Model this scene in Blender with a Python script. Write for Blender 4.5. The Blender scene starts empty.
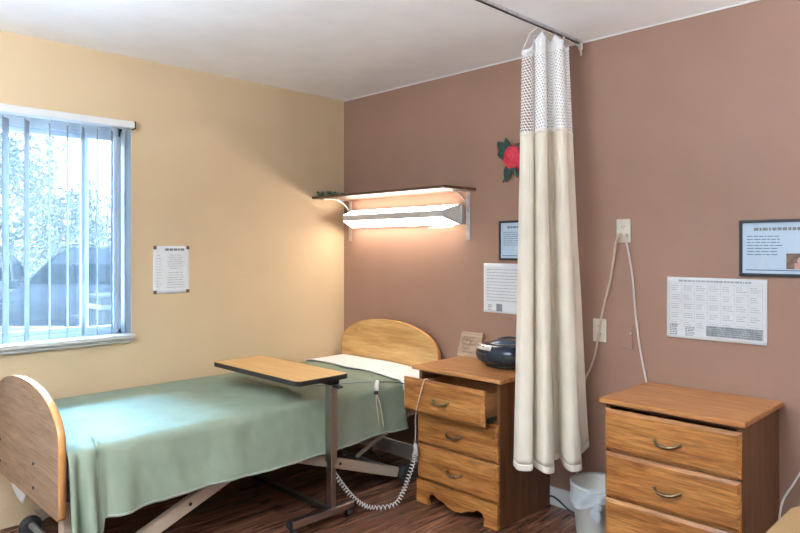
import bpy, bmesh, math, random
from mathutils import Vector, Matrix, noise
R = math.radians
rnd = random.Random(7)
COL = bpy.context.scene.collection

# ------------------------------------------------------------------ materials
def nt(name):
    m = bpy.data.materials.new(name); m.use_nodes = True
    t = m.node_tree; b = t.nodes['Principled BSDF']
    return m, t, b
def N(t, kind, **kw):
    n = t.nodes.new(kind)
    for k, v in kw.items():
        if k in n.inputs: n.inputs[k].default_value = v
        else: setattr(n, k, v)
    return n
def L(t, a, b): t.links.new(a, b)
def col4(c): return (c[0], c[1], c[2], 1)
def srgb(r, g, b):
    f = lambda v: (v/255/12.92) if v <= 10 else ((v/255+.055)/1.055)**2.4
    return (f(r), f(g), f(b))

def mat(name, c, rough=.5, metal=0, var=.08, scale=30, bump=0., bscale=None, stretch=(1, 1, 1), **kw):
    """plain surface with a little procedural unevenness"""
    m, t, b = nt(name)
    tc = N(t, 'ShaderNodeTexCoord'); mp = N(t, 'ShaderNodeMapping'); mp.inputs['Scale'].default_value = stretch
    L(t, tc.outputs['Object'], mp.inputs['Vector'])
    nz = N(t, 'ShaderNodeTexNoise', Scale=scale, Detail=4.0); L(t, mp.outputs[0], nz.inputs['Vector'])
    rp = N(t, 'ShaderNodeValToRGB')
    rp.color_ramp.elements[0].position = .3; rp.color_ramp.elements[1].position = .7
    rp.color_ramp.elements[0].color = col4([v*(1-var) for v in c]); rp.color_ramp.elements[1].color = col4([min(1, v*(1+var)) for v in c])
    L(t, nz.outputs['Fac'], rp.inputs['Fac']); L(t, rp.outputs['Color'], b.inputs['Base Color'])
    b.inputs['Roughness'].default_value = rough; b.inputs['Metallic'].default_value = metal
    for k, v in kw.items(): b.inputs[k.replace('_', ' ')].default_value = v
    if bump:
        n2 = N(t, 'ShaderNodeTexNoise', Scale=bscale or scale*3, Detail=3.0); L(t, mp.outputs[0], n2.inputs['Vector'])
        bp = N(t, 'ShaderNodeBump', Strength=bump, Distance=.004); L(t, n2.outputs['Fac'], bp.inputs['Height']); L(t, bp.outputs[0], b.inputs['Normal'])
    return m

def wood(name, c1, c2, c3, axis='x', rough=.38, gscale=1.0, seed=0.0, arch=.5):
    """fine grain that runs along one axis, with darker cathedral figure"""
    m, t, b = nt(name)
    tc = N(t, 'ShaderNodeTexCoord'); mp = N(t, 'ShaderNodeMapping'); mp.inputs['Location'].default_value = (seed, seed*1.7, seed*.6)
    s = {'x': (2.6, 27, 27), 'y': (27, 2.6, 27), 'z': (27, 27, 2.6)}[axis]
    mp.inputs['Scale'].default_value = [v*gscale for v in s]
    L(t, tc.outputs['Object'], mp.inputs['Vector'])
    n1 = N(t, 'ShaderNodeTexNoise', Scale=1.0, Detail=6.0, Roughness=.62, Distortion=.7); L(t, mp.outputs[0], n1.inputs['Vector'])
    mp2 = N(t, 'ShaderNodeMapping'); mp2.inputs['Location'].default_value = (seed*2, seed, seed)
    s2 = {'x': (9, 140, 140), 'y': (140, 9, 140), 'z': (140, 140, 9)}[axis]
    mp2.inputs['Scale'].default_value = [v*gscale for v in s2]; L(t, tc.outputs['Object'], mp2.inputs['Vector'])
    n2 = N(t, 'ShaderNodeTexNoise', Scale=1.0, Detail=3.0, Roughness=.6); L(t, mp2.outputs[0], n2.inputs['Vector'])
    r1 = N(t, 'ShaderNodeValToRGB'); e = r1.color_ramp.elements
    e[0].position = .32; e[0].color = col4(c3); e[1].position = .68; e[1].color = col4(c1)
    k = e.new(.5); k.color = col4(c2)
    L(t, n1.outputs['Fac'], r1.inputs['Fac'])
    r2 = N(t, 'ShaderNodeValToRGB'); r2.color_ramp.elements[0].position = .35; r2.color_ramp.elements[1].position = .62
    r2.color_ramp.elements[0].color = (1-arch*.6,)*3+(1,); r2.color_ramp.elements[1].color = (1, 1, 1, 1)
    L(t, n2.outputs['Fac'], r2.inputs['Fac'])
    mx = N(t, 'ShaderNodeMix', data_type='RGBA', blend_type='MULTIPLY'); mx.inputs[0].default_value = 1
    L(t, r1.outputs['Color'], mx.inputs[6]); L(t, r2.outputs['Color'], mx.inputs[7]); L(t, mx.outputs[2], b.inputs['Base Color'])
    b.inputs['Roughness'].default_value = rough
    bp = N(t, 'ShaderNodeBump', Strength=.12, Distance=.002); L(t, n2.outputs['Fac'], bp.inputs['Height']); L(t, bp.outputs[0], b.inputs['Normal'])
    return m

def emit(name, c, s):
    m, t, b = nt(name)
    b.inputs['Base Color'].default_value = (.8, .8, .78, 1)
    nz = N(t, 'ShaderNodeTexNoise', Scale=200.0)
    b.inputs['Emission Color'].default_value = col4(c); b.inputs['Emission Strength'].default_value = s
    bp = N(t, 'ShaderNodeBump', Strength=.1); L(t, nz.outputs['Fac'], bp.inputs['Height']); L(t, bp.outputs[0], b.inputs['Normal'])
    return m

M = {}
YEL = (.61, .45, .278); BRN = (.31, .175, .122)
M['wall_yellow'] = mat('yellow wall paint', YEL, .62, var=.03, scale=3, bump=.25, bscale=140)
M['wall_brown'] = mat('brown wall paint', BRN, .55, var=.05, scale=4, bump=.25, bscale=140)
M['wall_grey'] = mat('grey wall paint', (.26, .29, .32), .6, var=.03, scale=3)
M['ceiling'] = mat('ceiling paint', (.86, .86, .85), .8, var=.03, scale=5, bump=.2, bscale=90)
M['white_paint'] = mat('white trim paint', (.66, .66, .65), .35, var=.03, scale=8)
M['sill'] = mat('sill paint', (.62, .60, .56), .4, var=.05, scale=8)
M['vinyl'] = mat('window vinyl', (.55, .62, .68), .35, var=.03, scale=8)
M['vane'] = mat('blind vane', (.37, .40, .44), .5, var=.04, scale=20, stretch=(1, 1, .1))
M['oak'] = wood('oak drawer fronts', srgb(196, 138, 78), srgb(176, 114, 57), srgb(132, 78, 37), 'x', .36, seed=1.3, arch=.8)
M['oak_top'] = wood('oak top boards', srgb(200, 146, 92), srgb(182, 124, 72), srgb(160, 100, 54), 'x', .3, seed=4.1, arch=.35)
M['oak_shaded'] = wood('shaded oak panels', srgb(128, 82, 48), srgb(112, 70, 40), srgb(92, 54, 30), 'z', .42, seed=2.2)  # oak darkened to put the shade of the side faces into its colour
M['oak_in'] = wood('drawer box wood', srgb(190, 140, 90), srgb(172, 122, 76), srgb(150, 102, 62), 'y', .5, seed=3.0)
M['bedwood'] = wood('bed panel laminate', srgb(222, 180, 120), srgb(208, 162, 100), srgb(188, 138, 78), 'x', .33, seed=6.2, arch=.3)
M['bedwood_shaded'] = wood('shaded foot laminate', srgb(158, 124, 100), srgb(142, 108, 86), srgb(118, 86, 67), 'x', .4, seed=8.7, arch=.6)  # greyer, darker copy of the bed laminate; footboard's shade painted into its colour
M['bededge'] = mat('panel edge band', srgb(196, 140, 84), .22, var=.06, scale=20)
M['table_top'] = wood('overbed laminate', srgb(220, 176, 116), srgb(212, 166, 104), srgb(200, 152, 90), 'x', .35, seed=9.9, arch=.15)
M['black_edge'] = mat('black edge', (.02, .018, .017), .4, var=.1)
M['black'] = mat('black plastic', (.015, .016, .018), .45, var=.1)
M['rubber'] = mat('caster rubber', (.022, .022, .024), .6, var=.15)
M['chrome'] = mat('brushed chrome', (.50, .46, .43), .28, 1, var=.06, scale=60, stretch=(8, 8, .3))
M['steel'] = mat('galvanised steel', (.62, .62, .64), .35, 1, var=.15, scale=30)
M['brass'] = mat('antique brass', (.24, .175, .10), .3, .9, var=.3, scale=60)
M['bedframe'] = mat('cream bed frame paint', (.52, .41, .31), .4, var=.05, scale=12)
M['axle'] = mat('grey axle', (.5, .53, .56), .35, .4, var=.08)
M['green'] = mat('green bedspread', (.225, .264, .195), .9, var=.06, scale=14, bump=.35, bscale=420, Specular_IOR_Level=.2)
M['green_hem'] = mat('pale hem edging', (.36, .40, .33), .85, var=.08, scale=120)
M['sheet'] = mat('white sheet', (.78, .79, .81), .8, var=.03, scale=20, bump=.3, bscale=160)
M['mattress'] = mat('mattress cover', (.35, .42, .48), .6, var=.05)
M['drape'] = mat('curtain cloth', (.80, .725, .60), .85, var=.05, scale=8, bump=.25, bscale=300, Sheen_Weight=.15)
M['hem'] = mat('curtain hem', (.81, .745, .64), .8, var=.06, scale=200)
M['paper'] = mat('white paper', (.74, .76, .78), .7, var=.03, scale=12)
M['paper_blue'] = mat('pale blue print', (.50, .63, .76), .5, var=.05, scale=9)
M['paper_pale'] = mat('pale blue shape', (.52, .62, .72), .6)
M['ink'] = mat('grey ink', (.20, .22, .25), .6, var=.2)
M['ink_blue'] = mat('blue ink', (.09, .15, .25), .6, var=.2)
M['ink_light'] = mat('light grey ink', (.40, .42, .44), .6, var=.2)
M['photo_brown'] = mat('photo brown', (.16, .10, .07), .5, var=.4, scale=60)
M['skin_photo'] = mat('photo pink', (.55, .30, .24), .5, var=.1, scale=60)
M['tack'] = mat('corner sticker', (.16, .07, .05), .5, var=.3, scale=200)
M['frame_black'] = mat('black frame', (.012, .014, .018), .3, var=.1)
M['cream_plate'] = mat('cream plastic', (.70, .645, .54), .4, var=.03)
M['dark_slot'] = mat('socket slot', (.03, .03, .03), .6)
M['cord_beige'] = mat('beige cord', (.58, .46, .35), .5, var=.05)
M['cord_white'] = mat('white cord', (.66, .62, .58), .45, var=.05)
M['lamp_metal'] = mat('lamp housing enamel', (.55, .53, .50), .45, 0, var=.05)
M['lamp_band'] = mat('lamp front band', (.60, .57, .54), .5, 0, var=.04)
M['lamp_glow_down'] = emit('lit diffuser below', (1, .88, .72), 9.8)
M['lamp_glow_up'] = emit('lit diffuser above', (1, .88, .74), 8.0)
M['shelf'] = wood('dark shelf board', srgb(120, 84, 62), srgb(100, 66, 48), srgb(78, 50, 36), 'x', .4, seed=12.)
M['leaf'] = mat('cloth leaf', (.022, .07, .055), .6, var=.3, scale=80)
M['petal'] = mat('red petal', (.62, .03, .06), .6, var=.25, scale=60)
M['moss'] = mat('moss green', (.10, .14, .07), .8, var=.5, scale=90)
M['stone'] = mat('pale beads', (.45, .45, .36), .6, var=.4, scale=90)
M['bb_body'] = mat('navy plastic', (.018, .028, .045), .18, .1, var=.1)
M['bb_lid'] = mat('blue grey lid', (.10, .16, .23), .16, .5, var=.1)
M['bb_silver'] = mat('silver plastic', (.62, .63, .62), .25, .5, var=.06)
M['bb_grille'] = mat('speaker grille', (.02, .025, .032), .5, .3, var=.4, scale=500)
M['plaque'] = wood('plaque wood', srgb(190, 165, 140), srgb(174, 148, 124), srgb(150, 124, 102), 'x', .6, seed=15., arch=.4)
M['plaque_ink'] = mat('plaque ink', (.10, .07, .05), .7)
M['bin'] = mat('bin plastic', (.66, .65, .60), .35, var=.04, scale=8)
M['tan'] = mat('tan vinyl', (.37, .24, .115), .55, var=.04, scale=18, bump=.1)
M['darkmetal'] = mat('dark steel leg', (.05, .045, .04), .4, .7)

def floor_mat():
    m, t, b = nt('dark wood planks')
    tc = N(t, 'ShaderNodeTexCoord'); mp = N(t, 'ShaderNodeMapping'); mp.inputs['Rotation'].default_value = (0, 0, R(90))
    L(t, tc.outputs['Object'], mp.inputs['Vector'])
    br = N(t, 'ShaderNodeTexBrick', Scale=1.0); br.offset = .37; br.inputs['Brick Width'].default_value = 1.1; br.inputs['Row Height'].default_value = .105
    br.inputs['Mortar Size'].default_value = .0012; br.inputs['Color1'].default_value = (0, 0, 0, 1); br.inputs['Color2'].default_value = (1, 1, 1, 1); br.inputs['Mortar'].default_value = (.3, .3, .3, 1)
    L(t, mp.outputs[0], br.inputs['Vector'])
    mg = N(t, 'ShaderNodeMapping'); mg.inputs['Scale'].default_value = (2.2, 26, 1); L(t, mp.outputs[0], mg.inputs['Vector'])
    ad = N(t, 'ShaderNodeVectorMath', operation='ADD'); sc = N(t, 'ShaderNodeVectorMath', operation='SCALE'); sc.inputs['Scale'].default_value = 13
    L(t, br.outputs['Color'], sc.inputs[0]); L(t, mg.outputs[0], ad.inputs[0]); L(t, sc.outputs[0], ad.inputs[1])
    n1 = N(t, 'ShaderNodeTexNoise', Scale=1.0, Detail=6.0, Roughness=.65, Distortion=1.2); L(t, ad.outputs[0], n1.inputs['Vector'])
    rp = N(t, 'ShaderNodeValToRGB'); e = rp.color_ramp.elements
    e[0].position = .34; e[0].color = col4(srgb(72, 44, 35)); e[1].position = .72; e[1].color = col4(srgb(166, 120, 96))
    k = e.new(.53); k.color = col4(srgb(114, 75, 58))
    L(t, n1.outputs['Fac'], rp.inputs['Fac'])
    hs = N(t, 'ShaderNodeMix', data_type='RGBA', blend_type='MULTIPLY'); hs.inputs[0].default_value = 1
    r2 = N(t, 'ShaderNodeValToRGB'); r2.color_ramp.elements[0].color = (.72, .70, .70, 1); r2.color_ramp.elements[1].color = (1.0, .98, .96, 1)
    L(t, br.outputs['Color'], r2.inputs['Fac']); L(t, rp.outputs['Color'], hs.inputs[6]); L(t, r2.outputs['Color'], hs.inputs[7])
    mo = N(t, 'ShaderNodeMix', data_type='RGBA'); L(t, br.outputs['Fac'], mo.inputs[0]); L(t, hs.outputs[2], mo.inputs[6]); mo.inputs[7].default_value = (.012, .007, .006, 1)
    L(t, mo.outputs[2], b.inputs['Base Color'])
    b.inputs['Roughness'].default_value = .27
    bp = N(t, 'ShaderNodeBump', Strength=.12, Distance=.002); L(t, n1.outputs['Fac'], bp.inputs['Height']); L(t, bp.outputs[0], b.inputs['Normal'])
    return m
M['floor'] = floor_mat()

def glass_mat():
    m, t, b = nt('window glass'); t.nodes.remove(b); out = t.nodes['Material Output']
    tr = N(t, 'ShaderNodeBsdfTransparent'); tr.inputs[0].default_value = (.93, .96, .97, 1)
    gl = N(t, 'ShaderNodeBsdfGlossy', Roughness=.02); fr = N(t, 'ShaderNodeFresnel', IOR=1.4)
    mx = N(t, 'ShaderNodeMixShader'); L(t, fr.outputs[0], mx.inputs[0]); L(t, tr.outputs[0], mx.inputs[1]); L(t, gl.outputs[0], mx.inputs[2])
    # translucent share mixed into the pane to imitate glare haze over the view
    veil = N(t, 'ShaderNodeBsdfTranslucent'); veil.inputs[0].default_value = (.95, .95, .93, 1); nz = N(t, 'ShaderNodeTexNoise', Scale=3.0, Detail=3.0)
    mr = N(t, 'ShaderNodeMapRange'); mr.inputs['To Min'].default_value = .005; mr.inputs['To Max'].default_value = .009; L(t, nz.outputs['Fac'], mr.inputs['Value'])
    m2 = N(t, 'ShaderNodeMixShader'); L(t, mr.outputs['Result'], m2.inputs[0]); L(t, mx.outputs[0], m2.inputs[1]); L(t, veil.outputs[0], m2.inputs[2]); L(t, m2.outputs[0], out.inputs[0])
    return m
M['glass'] = glass_mat()

def net_mat():
    m, t, b = nt('white netting')
    uv = N(t, 'ShaderNodeUVMap'); mp = N(t, 'ShaderNodeMapping'); mp.inputs['Scale'].default_value = (1/.0145, 1/.0145, 1)
    L(t, uv.outputs[0], mp.inputs['Vector'])
    sep = N(t, 'ShaderNodeSeparateXYZ'); L(t, mp.outputs[0], sep.inputs[0])
    # hexagonal lattice: skew the rows by half a cell
    a = N(t, 'ShaderNodeMath', operation='MULTIPLY_ADD'); a.inputs[1].default_value = .5; L(t, sep.outputs[1], a.inputs[0]); L(t, sep.outputs[0], a.inputs[2])
    fx = N(t, 'ShaderNodeMath', operation='FRACT'); L(t, a.outputs[0], fx.inputs[0])
    fy = N(t, 'ShaderNodeMath', operation='FRACT'); L(t, sep.outputs[1], fy.inputs[0])
    cb = N(t, 'ShaderNodeCombineXYZ'); L(t, fx.outputs[0], cb.inputs[0]); L(t, fy.outputs[0], cb.inputs[1])
    ds = N(t, 'ShaderNodeVectorMath', operation='DISTANCE'); L(t, cb.outputs[0], ds.inputs[0]); ds.inputs[1].default_value = (.5, .5, 0)
    s0 = N(t, 'ShaderNodeSeparateXYZ'); L(t, uv.outputs[0], s0.inputs[0])
    fl = N(t, 'ShaderNodeMapRange'); fl.inputs['From Min'].default_value = .10; fl.inputs['From Max'].default_value = .13; fl.inputs['To Min'].default_value = .40; fl.inputs['To Max'].default_value = .23; L(t, s0.outputs[0], fl.inputs['Value'])
    lt = N(t, 'ShaderNodeMath', operation='GREATER_THAN'); L(t, ds.outputs['Value'], lt.inputs[0]); L(t, fl.outputs['Result'], lt.inputs[1])
    b.inputs['Base Color'].default_value = (.84, .83, .81, 1); b.inputs['Roughness'].default_value = .8
    L(t, lt.outputs[0], b.inputs['Alpha'])
    return m
M['net'] = net_mat()

def liner_mat():
    m, t, b = nt('thin plastic liner')
    nz = N(t, 'ShaderNodeTexNoise', Scale=25.0, Detail=4.0)
    b.inputs['Base Color'].default_value = (.72, .78, .82, 1); b.inputs['Roughness'].default_value = .3; b.inputs['Alpha'].default_value = .8
    bp = N(t, 'ShaderNodeBump', Strength=.6, Distance=.01); L(t, nz.outputs['Fac'], bp.inputs['Height']); L(t, bp.outputs[0], b.inputs['Normal'])
    return m
M['liner'] = liner_mat()
M['asphalt'] = mat('parking asphalt', (.27, .25, .23), .9, var=.1, scale=2, Specular_IOR_Level=.1)
M['car_grey'] = mat('grey car paint', (.0048, .005, .0056), .6, 0, var=.04, Specular_IOR_Level=0)
M['car_white'] = mat('white car paint', (.013, .0132, .0135), .5, 0, var=.03, Specular_IOR_Level=0)
M['car_blue'] = mat('blue stripe paint', (.001, .004, .013), .6)
M['car_glass'] = mat('car window glass', (.0012, .0016, .0014), .8, 0, var=.1, Specular_IOR_Level=0)
M['car_trim'] = mat('pale car trim', (.012, .0125, .013), .6, 0, Specular_IOR_Level=.05)
M['foliage'] = mat('tree leaves', (.034, .037, .025), .7, var=.2, scale=1.5)
M['foliage_pale'] = mat('pale tree leaves', (.042, .045, .034), .7, var=.2, scale=1.5)
M['bark'] = mat('bark', (.16, .12, .09), .9, var=.3, scale=12)

# ------------------------------------------------------------------ mesh helpers
class MB:
    def __init__(s): s.bm = bmesh.new(); s.uv = None
    def box(s, x0, x1, y0, y1, z0, z1, bev=0, seg=2, rot=None, piv=None, mi=0):
        r = bmesh.ops.create_cube(s.bm, size=1)
        vs = r['verts']
        for v in vs: v.co = Vector(((x0+x1)/2+v.co.x*(x1-x0), (y0+y1)/2+v.co.y*(y1-y0), (z0+z1)/2+v.co.z*(z1-z0)))
        fs = list({f for v in vs for f in v.link_faces})
        for f in fs: f.material_index = mi
        if bev:
            es = list({e for v in vs for e in v.link_edges})
            q = bmesh.ops.bevel(s.bm, geom=vs+es, offset=bev, segments=seg, affect='EDGES', profile=.5)
            vs = list({v for f in q['faces'] for v in f.verts} | {v for v in vs if v.is_valid})
        if rot is not None:
            p = Vector(piv or ((x0+x1)/2, (y0+y1)/2, (z0+z1)/2))
            for v in vs: v.co = rot @ (v.co-p)+p
        return s
    def tube(s, pts, r, seg=8, closed=False, caps=True, mi=0):
        pts = [Vector(p) for p in pts]; n = len(pts)
        rr = r if isinstance(r, (list, tuple)) else [r]*n
        rings = []; up = None
        for i, p in enumerate(pts):
            if closed: d = (pts[(i+1) % n]-pts[i-1])
            else: d = pts[min(i+1, n-1)]-pts[max(i-1, 0)]
            if d.length < 1e-9: d = Vector((0, 0, 1))
            d.normalize()
            if up is None:
                up = Vector((0, 0, 1)) if abs(d.z) < .9 else Vector((1, 0, 0))
            up = (up-d*up.dot(d))
            if up.length < 1e-6: up = d.orthogonal()
            up.normalize(); w = d.cross(up)
            rings.append([s.bm.verts.new(p+(up*math.cos(2*math.pi*k/seg)+w*math.sin(2*math.pi*k/seg))*rr[i]) for k in range(seg)])
        m = n if closed else n-1
        for i in range(m):
            a, b = rings[i], rings[(i+1) % n]
            for k in range(seg):
                f = s.bm.faces.new((a[k], a[(k+1) % seg], b[(k+1) % seg], b[k])); f.smooth = True; f.material_index = mi
        if caps and not closed:
            for rg in (rings[0][::-1], rings[-1]):
                f = s.bm.faces.new(rg); f.material_index = mi
        return s
    def lathe(s, prof, c=(0, 0, 0), seg=32, axis='z', mi=0, sx=1, sy=1, caps=True):
        c = Vector(c); rings = []
        for r, h in prof:
            ring = []
            for k in range(seg):
                a = 2*math.pi*k/seg; u, v = r*math.cos(a)*sx, r*math.sin(a)*sy
                p = {'z': (u, v, h), 'x': (h, u, v), 'y': (u, h, v)}[axis]
                ring.append(s.bm.verts.new(c+Vector(p)))
            rings.append(ring)
        for a, b in zip(rings, rings[1:]):
            for k in range(seg):
                f = s.bm.faces.new((a[k], a[(k+1) % seg], b[(k+1) % seg], b[k])); f.smooth = True; f.material_index = mi
        for rg in ((rings[0][::-1], rings[-1]) if caps else ()):
            try: f = s.bm.faces.new(rg); f.material_index = mi
            except ValueError: pass
        return s
    def prism(s, pts2, axis, a0, a1, mi=0, bev=0):
        """polygon in the plane across `axis`, extruded from a0 to a1"""
        def P(u, v, a): return {'x': (a, u, v), 'y': (u, a, v), 'z': (u, v, a)}[axis]
        A = [s.bm.verts.new(P(u, v, a0)) for u, v in pts2]; B = [s.bm.verts.new(P(u, v, a1)) for u, v in pts2]
        fs = [s.bm.faces.new(A), s.bm.faces.new(B[::-1])]
        n = len(A)
        for k in range(n): fs.append(s.bm.faces.new((A[(k+1) % n], A[k], B[k], B[(k+1) % n])))
        for f in fs: f.material_index = mi
        if bev:
            es = list({e for f in fs[:2] for e in f.edges})
            bmesh.ops.bevel(s.bm, geom=es, offset=bev, segments=2, affect='EDGES', profile=.5)
        return s
    def quad(s, a, b, c, d, mi=0):
        f = s.bm.faces.new([s.bm.verts.new(p) for p in (a, b, c, d)]); f.material_index = mi; return s
    def grid(s, fn, nu, nv, uvfn=None, mi=0, smooth=True):
        V = [[s.bm.verts.new(fn(i/nu, j/nv)) for j in range(nv+1)] for i in range(nu+1)]
        uvl = s.bm.loops.layers.uv.verify() if uvfn else None
        for i in range(nu):
            for j in range(nv):
                f = s.bm.faces.new((V[i][j], V[i+1][j], V[i+1][j+1], V[i][j+1])); f.smooth = smooth; f.material_index = mi
                if uvfn:
                    for lp, (a, b) in zip(f.loops, ((i, j), (i+1, j), (i+1, j+1), (i, j+1))): lp[uvl].uv = uvfn(a/nu, b/nv)
        return s
    def ball(s, c, r, sub=2, sc=(1, 1, 1), mi=0, rot=None):
        q = bmesh.ops.create_icosphere(s.bm, subdivisions=sub, radius=r)
        for v in q['verts']:
            p = Vector((v.co.x*sc[0], v.co.y*sc[1], v.co.z*sc[2]))
            if rot is not None: p = rot @ p
            v.co = p+Vector(c)
            for f in v.link_faces: f.smooth = True; f.material_index = mi
        return s
    def build(s, name, m, parent=None, recalc=True):
        if recalc: bmesh.ops.recalc_face_normals(s.bm, faces=s.bm.faces[:])
        me = bpy.data.meshes.new(name); s.bm.to_mesh(me); s.bm.free()
        for x in (m if isinstance(m, (list, tuple)) else [m]): me.materials.append(M[x])
        o = bpy.data.objects.new(name, me); COL.objects.link(o)
        if parent is not None:
            o.parent = parent
            w = Vector((0, 0, 0)); q = parent
            while q is not None: w += q.location; q = q.parent
            o.location = -w                         # meshes are written in world metres
        return o

def tag(o, label, cat, group=None):
    o['label'] = label; o['category'] = cat
    if group: o['group'] = group
    return o
def thing(name, label, cat, loc, group=None):
    o = bpy.data.objects.new(name, None); COL.objects.link(o); o.location = loc; o.empty_display_size = .1
    return tag(o, label, cat, group)
def struct(o): o['kind'] = 'structure'; return o
def solidify(o, th, off=0):
    md = o.modifiers.new('thickness', 'SOLIDIFY'); md.thickness = th; md.offset = off; return o
def catmull(P, n):
    P = [Vector(p) for p in P]; out = []
    Q = [P[0]*2-P[1]]+P+[P[-1]*2-P[-2]]
    m = len(P)-1
    for i in range(n+1):
        t = i/n*m; k = min(int(t), m-1); u = t-k
        a, b, c, d = Q[k:k+4]
        out.append(.5*((2*b)+(c-a)*u+(2*a-5*b+4*c-d)*u*u+(3*b-a-3*c+d)*u**3))
    return out
def fbm(x, y, z=0): return noise.fractal(Vector((x, y, z)), 1.0, 2.0, 4)

# ------------------------------------------------------------------ the room
X1, Y0, HT = 5.2, -4.7, 2.43
WY0, WY1, WZ0, WZ1 = -3.05, -1.535, .895, 2.05
T = .16
struct(MB().box(-T, X1+.1, Y0-.1, .1, -.1, 0).build('floor', 'floor'))
struct(MB().box(-T, X1+.1, Y0-.1, .1, HT, HT+.1).build('ceiling', 'ceiling'))
struct(MB().box(-T, X1+.1, 0, .1, 0, HT).build('wall_back', 'wall_brown'))
m = MB()
for a in ((Y0-.1, WY0, 0, HT), (WY1, 0, 0, HT), (WY0, WY1, 0, WZ0-.045), (WY0, WY1, WZ1, HT)): m.box(-T, 0, a[0], a[1], a[2], a[3])
struct(m.build('wall_left', 'wall_yellow'))
struct(MB().box(X1, X1+.1, Y0-.1, 0, 0, HT).build('wall_right', 'wall_grey'))
struct(MB().box(0, X1, Y0-.1, Y0, 0, HT).build('wall_front', 'wall_grey'))
struct(MB().box(0.012, X1, -.012, 0, 0, .097, .003).build('baseboard_back', 'white_paint'))
struct(MB().box(0, .010, Y0, -.013, 0, .09, .003).build('baseboard_left', 'wall_yellow'))
# ceiling bead where the brown wall meets the ceiling
struct(MB().box(0.001, X1, -.006, 0, HT-.006, HT).build('trim_1', 'white_paint'))
# corner bead of the yellow wall
# ---- window
w = bpy.data.objects.new('window_1', None); COL.objects.link(w); w.location = (0, (WY0+WY1)/2, WZ0); struct(w)
gx0, gx1 = -.13, -.07
m = MB()
fw = .026
m.box(gx0, gx1, WY0, WY0+fw, WZ0, WZ1); m.box(gx0, gx1, WY1-.046, WY1, WZ0, WZ1)
m.box(gx0, gx1, WY0+fw, WY1-fw, WZ0, WZ0+.022); m.box(gx0, gx1, WY0+fw, WY1-fw, WZ1-.06, WZ1)
m.build('window_frame', 'vinyl', w)
YM = -1.752                                        # meeting stile
m = MB()                                          # reveal lining
m.box(gx1, 0, WY1-.004, WY1, WZ0, WZ1); m.box(gx1, 0, WY0, WY0+.004, WZ0, WZ1); m.box(gx1, 0, WY0, WY1, WZ1-.004, WZ1)
m.build('reveal', 'white_paint', w)
def sash(y0, y1, x0, x1, b):
    s = MB(); z0, z1 = WZ0+.022, WZ1-.06
    s.box(x0, x1, y0, y0+b, z0, z1, .003); s.box(x0, x1, y1-b, y1, z0, z1, .003)
    s.box(x0, x1, y0+b, y1-b, z0, z0+b, .003); s.box(x0, x1, y0+b, y1-b, z1-b, z1, .003)
    o = s.build('sash', 'vinyl', w)
    MB().box((x0+x1)/2-.002, (x0+x1)/2+.002, y0+b, y1-b, z0+b, z1-b).build('pane', 'glass', o)
sash(WY0+fw, YM+.024, -.125, -.103, .028)
sash(YM-.024, WY1-.046, -.099, -.076, .024)
m = MB(); m.box(-.075, .045, WY0-.04, WY1+.004, WZ0-.022, WZ0, .004); m.box(0, .022, WY0-.03, WY1-.002, WZ0-.045, WZ0-.023, .004)
m.box(-T, -.001, WY0, WY1, WZ0-.045, WZ0-.023)
m.build('window_sill', 'sill', w)

# ---- vertical blind
vb = thing('vertical_blind', 'white vertical blind with open slim vanes hanging across the window', 'blind', (.02, -2.3, 2.03))
MB().box(-.022, .05, WY0-.02, WY1-.003, 2.028, 2.066, .004).build('head_rail', 'white_paint', vb)
MB().box(-.023, .051, WY1-.003, WY1+.003, 2.025, 2.068, .002).build('end_cap', 'black', vb)
# (y, angle from the wall's normal, in degrees)
vanes = [(-2.157, 33), (-2.063, 30), (-1.958, 21.5), (-1.872, 23), (-1.795, 28), (-1.722, 23), (-1.645, 26), (-1.585, 8)]
vanes += [(-2.157-.094*k, 34-(k % 3)*4) for k in range(1, 9)]
for y, a in vanes:
    dx, dy = -math.cos(R(a)), math.sin(R(a)); hw = .043; cx = .005
    def fn(u, v, cx=cx, y=y, dx=dx, dy=dy):
        k = (u-.5)*2; bow = .005*(1-k*k)
        return Vector((cx+dx*hw*k-dy*bow, y+dy*hw*k+dx*bow*.6, .905+v*1.105))
    o = MB().grid(fn, 6, 12).build('vane', 'vane', vb); solidify(o, .0012)
    MB().box(cx-.006, cx+.006, y-.004, y+.004, 2.0105, 2.024).build('clip', 'white_paint', o)

# ------------------------------------------------------------------ nightstand and dresser
def handle(cx, y, z, parent):
    m = MB(); pts = []; rr = []
    for i in range(17):
        u = i/16*2-1
        pts.append((cx+u*.05, y-.004-.024*(1-u**4)**.8, z-.013*(1-u*u))); rr.append(.005+.0032*(1-abs(u))**.7)
    m.tube(pts, rr, 8)
    for s in (-1, 1): m.ball((cx+s*.05, y-.005, z), .0085, 2, (1, .55, 1))
    return m.build('handle', 'brass', parent)

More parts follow.
